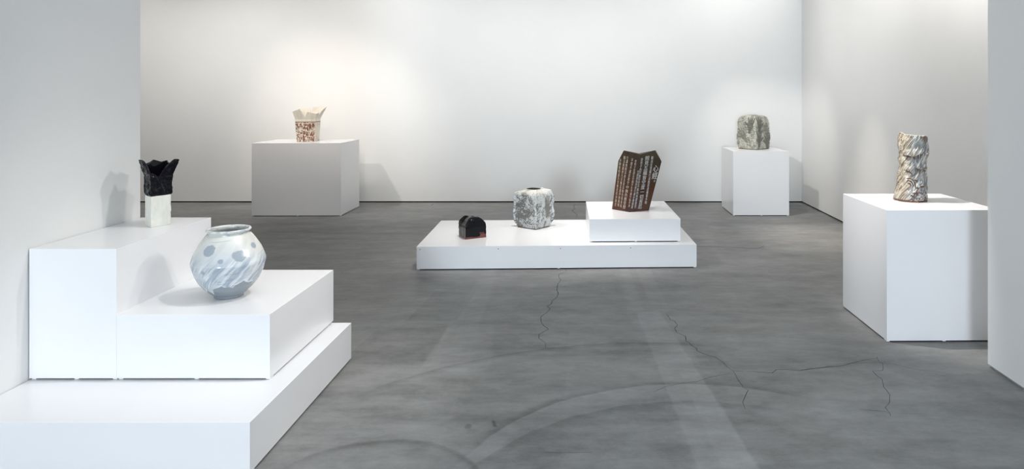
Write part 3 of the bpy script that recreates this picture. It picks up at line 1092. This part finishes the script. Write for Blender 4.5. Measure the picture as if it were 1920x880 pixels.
    for (fn, nrm), txt, at_, ab, bt, bb, w, wt in CO:
        n = len(txt)
        wid = (fn(1, .5) - fn(0, .5)).length
        sgn = 1 if fn is right[0] else -1
        for k, ch in enumerate(txt):
            me, co = glyph(ch, wt)
            new = np.zeros_like(co)
            for i in range(len(co)):
                tt = (k + .5 - .9 * (co[i, 1] - y_mid) / y_len) / n
                a = at_ + (ab - at_) * tt + sgn * co[i, 0] * w / wid
                p = fn(a, bt + (bb - bt) * tt)
                hit = bvh.ray_cast(p + nrm * .06, -nrm, .12)[0]
                new[i] = (hit or p) + nrm * (.0004 + (co[i, 2] + .02) / .04 * .0012)
            me.vertices.foreach_set('co', new.ravel())
            me.update()
            link('character', me, M_INK if sgn > 0 else M_INK_TAN, t)
    for me, co in cache.values():
        bpy.data.meshes.remove(me)


inscribed_vessel()

# -- bark-like cylinder vase -------------------------------------------------------
M_BARK = ceramic('bark_glaze', .30, .3, .3, 160)


def bark_vase():
    ctr = np.array([2.30, 4.79])
    t = empty('cylinder_vase', (ctr[0], ctr[1], .848))
    tag(t, 'tall rough cylinder vase with cream streaked slabs and brown gashes on the right pedestal', 'vase')
    N = 300
    th = np.arange(N) / N * 2 * math.pi
    face = math.atan2(-ctr[1], -ctr[0])
    ang = face + th
    T0 = (th + math.pi) % (2 * math.pi) - math.pi
    zr = np.concatenate([np.linspace(0, .452, 200)])
    Z, T = np.meshgrid(zr, T0, indexing='ij')
    R = np.interp(zr, [0, .02, .06, .10, .17, .25, .32, .39, .43, .452], [.106, .107, .103, .097, .090, .087, .091, .095, .094, .090])[:, None] * np.ones(N)
    lean = np.interp(zr, [0, .1, .3, .452], [-.010, 0, .006, .010])
    arc = T * .095
    ca, sa = math.cos(1.0), math.sin(1.0)
    u, v = arc * ca + Z * sa, -arc * sa + Z * ca
    streak = fbm(u * 12, v * 150, 0, 4, 3)
    blotch = fbm(arc * 22, Z * 18, 0, 3, 13)
    fine = fbm(arc * 150, Z * 150, 0, 2, 23)
    amt = .006 * (streak - .5) * 2 + .012 * (blotch - .5) * 2 + .003 * (fine - .5)
    clay = sstep(.66, .72, streak) * .7
    # undercut ledges: (theta0, theta1, z at both ends, depth)
    led = [(-.80, -.05, .325, .312, .010), (-.05, 1.3, .312, .352, .012), (-.62, .05, .225, .200, .009), (.15, .75, .240, .222, .009), (.10, .45, .158, .150, .006),
           (.25, .60, .105, .108, .006), (.55, 1.5, .112, .118, .009), (.1, .7, .072, .070, .005), (.85, 1.4, .235, .22, .009), (-.10, .30, .052, .05, .004),
           (1.9, 3.0, .3, .33, .005), (-2.9, -1.9, .28, .30, .005), (.9, 1.5, .055, .06, .007)]
    for (a0, a1, z0, z1, dep) in led:
        e = sstep(a0, a0 + .12, T) * sstep(a1, a1 - .12, T)
        zc = z0 + (z1 - z0) * (T - a0) / (a1 - a0) + .012 * (fbm(T * 9, z0 * 30, 0, 2, 33) - .5)
        below = zc - Z
        amt = amt - dep * 1.3 * e * sstep(-.001, .004, below) * sstep(.055, .006, below) + dep * 1.1 * e * sstep(.001, -.003, below) * sstep(-.06, -.01, below)
        clay = np.maximum(clay, e * sstep(0, .002, below) * sstep(.016, .008, below + .008 * (fbm(T * 12, Z * 20, z0, 2, 3) - .5)))
    # comb arcs
    for r in (.016, .033, .050):
        dx, dz = (T + .24) * .1, Z - .112
        ph = np.arctan2(dz, dx)
        g = sstep(.0050, .0025, np.abs(np.hypot(dx, dz) - r)) * sstep(-.35, -.1, ph) * sstep(2.0, 1.75, ph)
        clay = np.maximum(clay, g)
        amt = amt - .005 * g
    # row of punched marks along the left seam
    for T_s in (-1.0, -1.28):
        g = sstep(.05, .03, np.abs(T - T_s - .02 * np.sin(Z * 90))) * sstep(.55, .85, np.sin(Z * 2 * math.pi / .0165 + T_s * 9))
        g = g * (Z > .05)
        clay = np.maximum(clay, g)
        amt = amt - .004 * g
    stamp = sstep(.62, .68, vnoise(arc * 110, Z * 130, 0, 45)) * sstep(.10, .06, Z) * sstep(-.1, .1, T)
    clay = np.maximum(clay, .8 * stamp)
    amt = amt - .003 * stamp
    band = sstep(.016, .012, Z + .004 * (fbm(T * 5, 0, 0, 2, 6) - .5))
    clay = np.maximum(clay, band)
    rr = R + amt
    top_h = .004 + .014 * np.exp(-((T + 1.1) / .35) ** 2) + .006 * np.cos(T + .8) + .006 * (fbm(T * 3, 0, 1, 2, 8) - .5)
    Zf = Z + top_h * (Z / .452) ** 4
    ldir = np.array([math.cos(face + math.pi / 2), math.sin(face + math.pi / 2)])
    P = np.stack([rr * np.cos(ang) + lean[:, None] * ldir[0], rr * np.sin(ang) + lean[:, None] * ldir[1], Zf], -1)
    cream, grey = (.47, .40, .30), (.37, .39, .385)
    c = mixc(cream, grey, sstep(-.35, .15, T + .5 * (blotch - .5)) * sstep(1.6, 1.2, np.abs(T)))
    c = mixc(c, (.20, .165, .12), .8 * sstep(.54, .62, streak))
    c = mixc(c, (.10, .075, .06), .8 * sstep(.56, .62, fbm(u * 30, v * 230, 6, 3, 57)))
    c = mixc(c, (.12, .135, .165), .8 * sstep(.55, .63, fbm(u * 20, v * 70, 4, 3, 71)) * sstep(-.3, .2, T))
    c = mixc(c, (.62, .60, .54), .7 * sstep(.60, .70, fbm(u * 16, v * 110, 8, 3, 81)))
    patch_ = sstep(1, .75, np.hypot((T - .42) / .40, (Z - .385) / .032))
    c = mixc(c, (.17, .18, .17), .75 * patch_ * (.6 + .4 * fine))
    c = mixc(c, mixc((.15, .058, .028), (.09, .045, .03), fine), np.clip(clay, 0, 1))
    # lip and inside
    rows = []
    last = P[-1]
    cxy = np.array([lean[-1] * ldir[0], lean[-1] * ldir[1]])
    for k, dz in ((.97, .003), (.93, .001), (.90, -.01), (.86, -.1), (.8, -.3), (.7, -.42)):
        r = last.copy()
        r[:, :2] = cxy + (last[:, :2] - cxy) * k
        r[:, 2] += dz
        rows.append(r)
    P2 = np.concatenate([P, np.array(rows)])
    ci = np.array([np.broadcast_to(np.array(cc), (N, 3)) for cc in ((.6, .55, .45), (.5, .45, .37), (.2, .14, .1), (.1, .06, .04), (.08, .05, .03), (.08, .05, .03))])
    link('body', grid_mesh('body', P2, np.concatenate([c, ci]), True, True), M_BARK, t, True)


bark_vase()
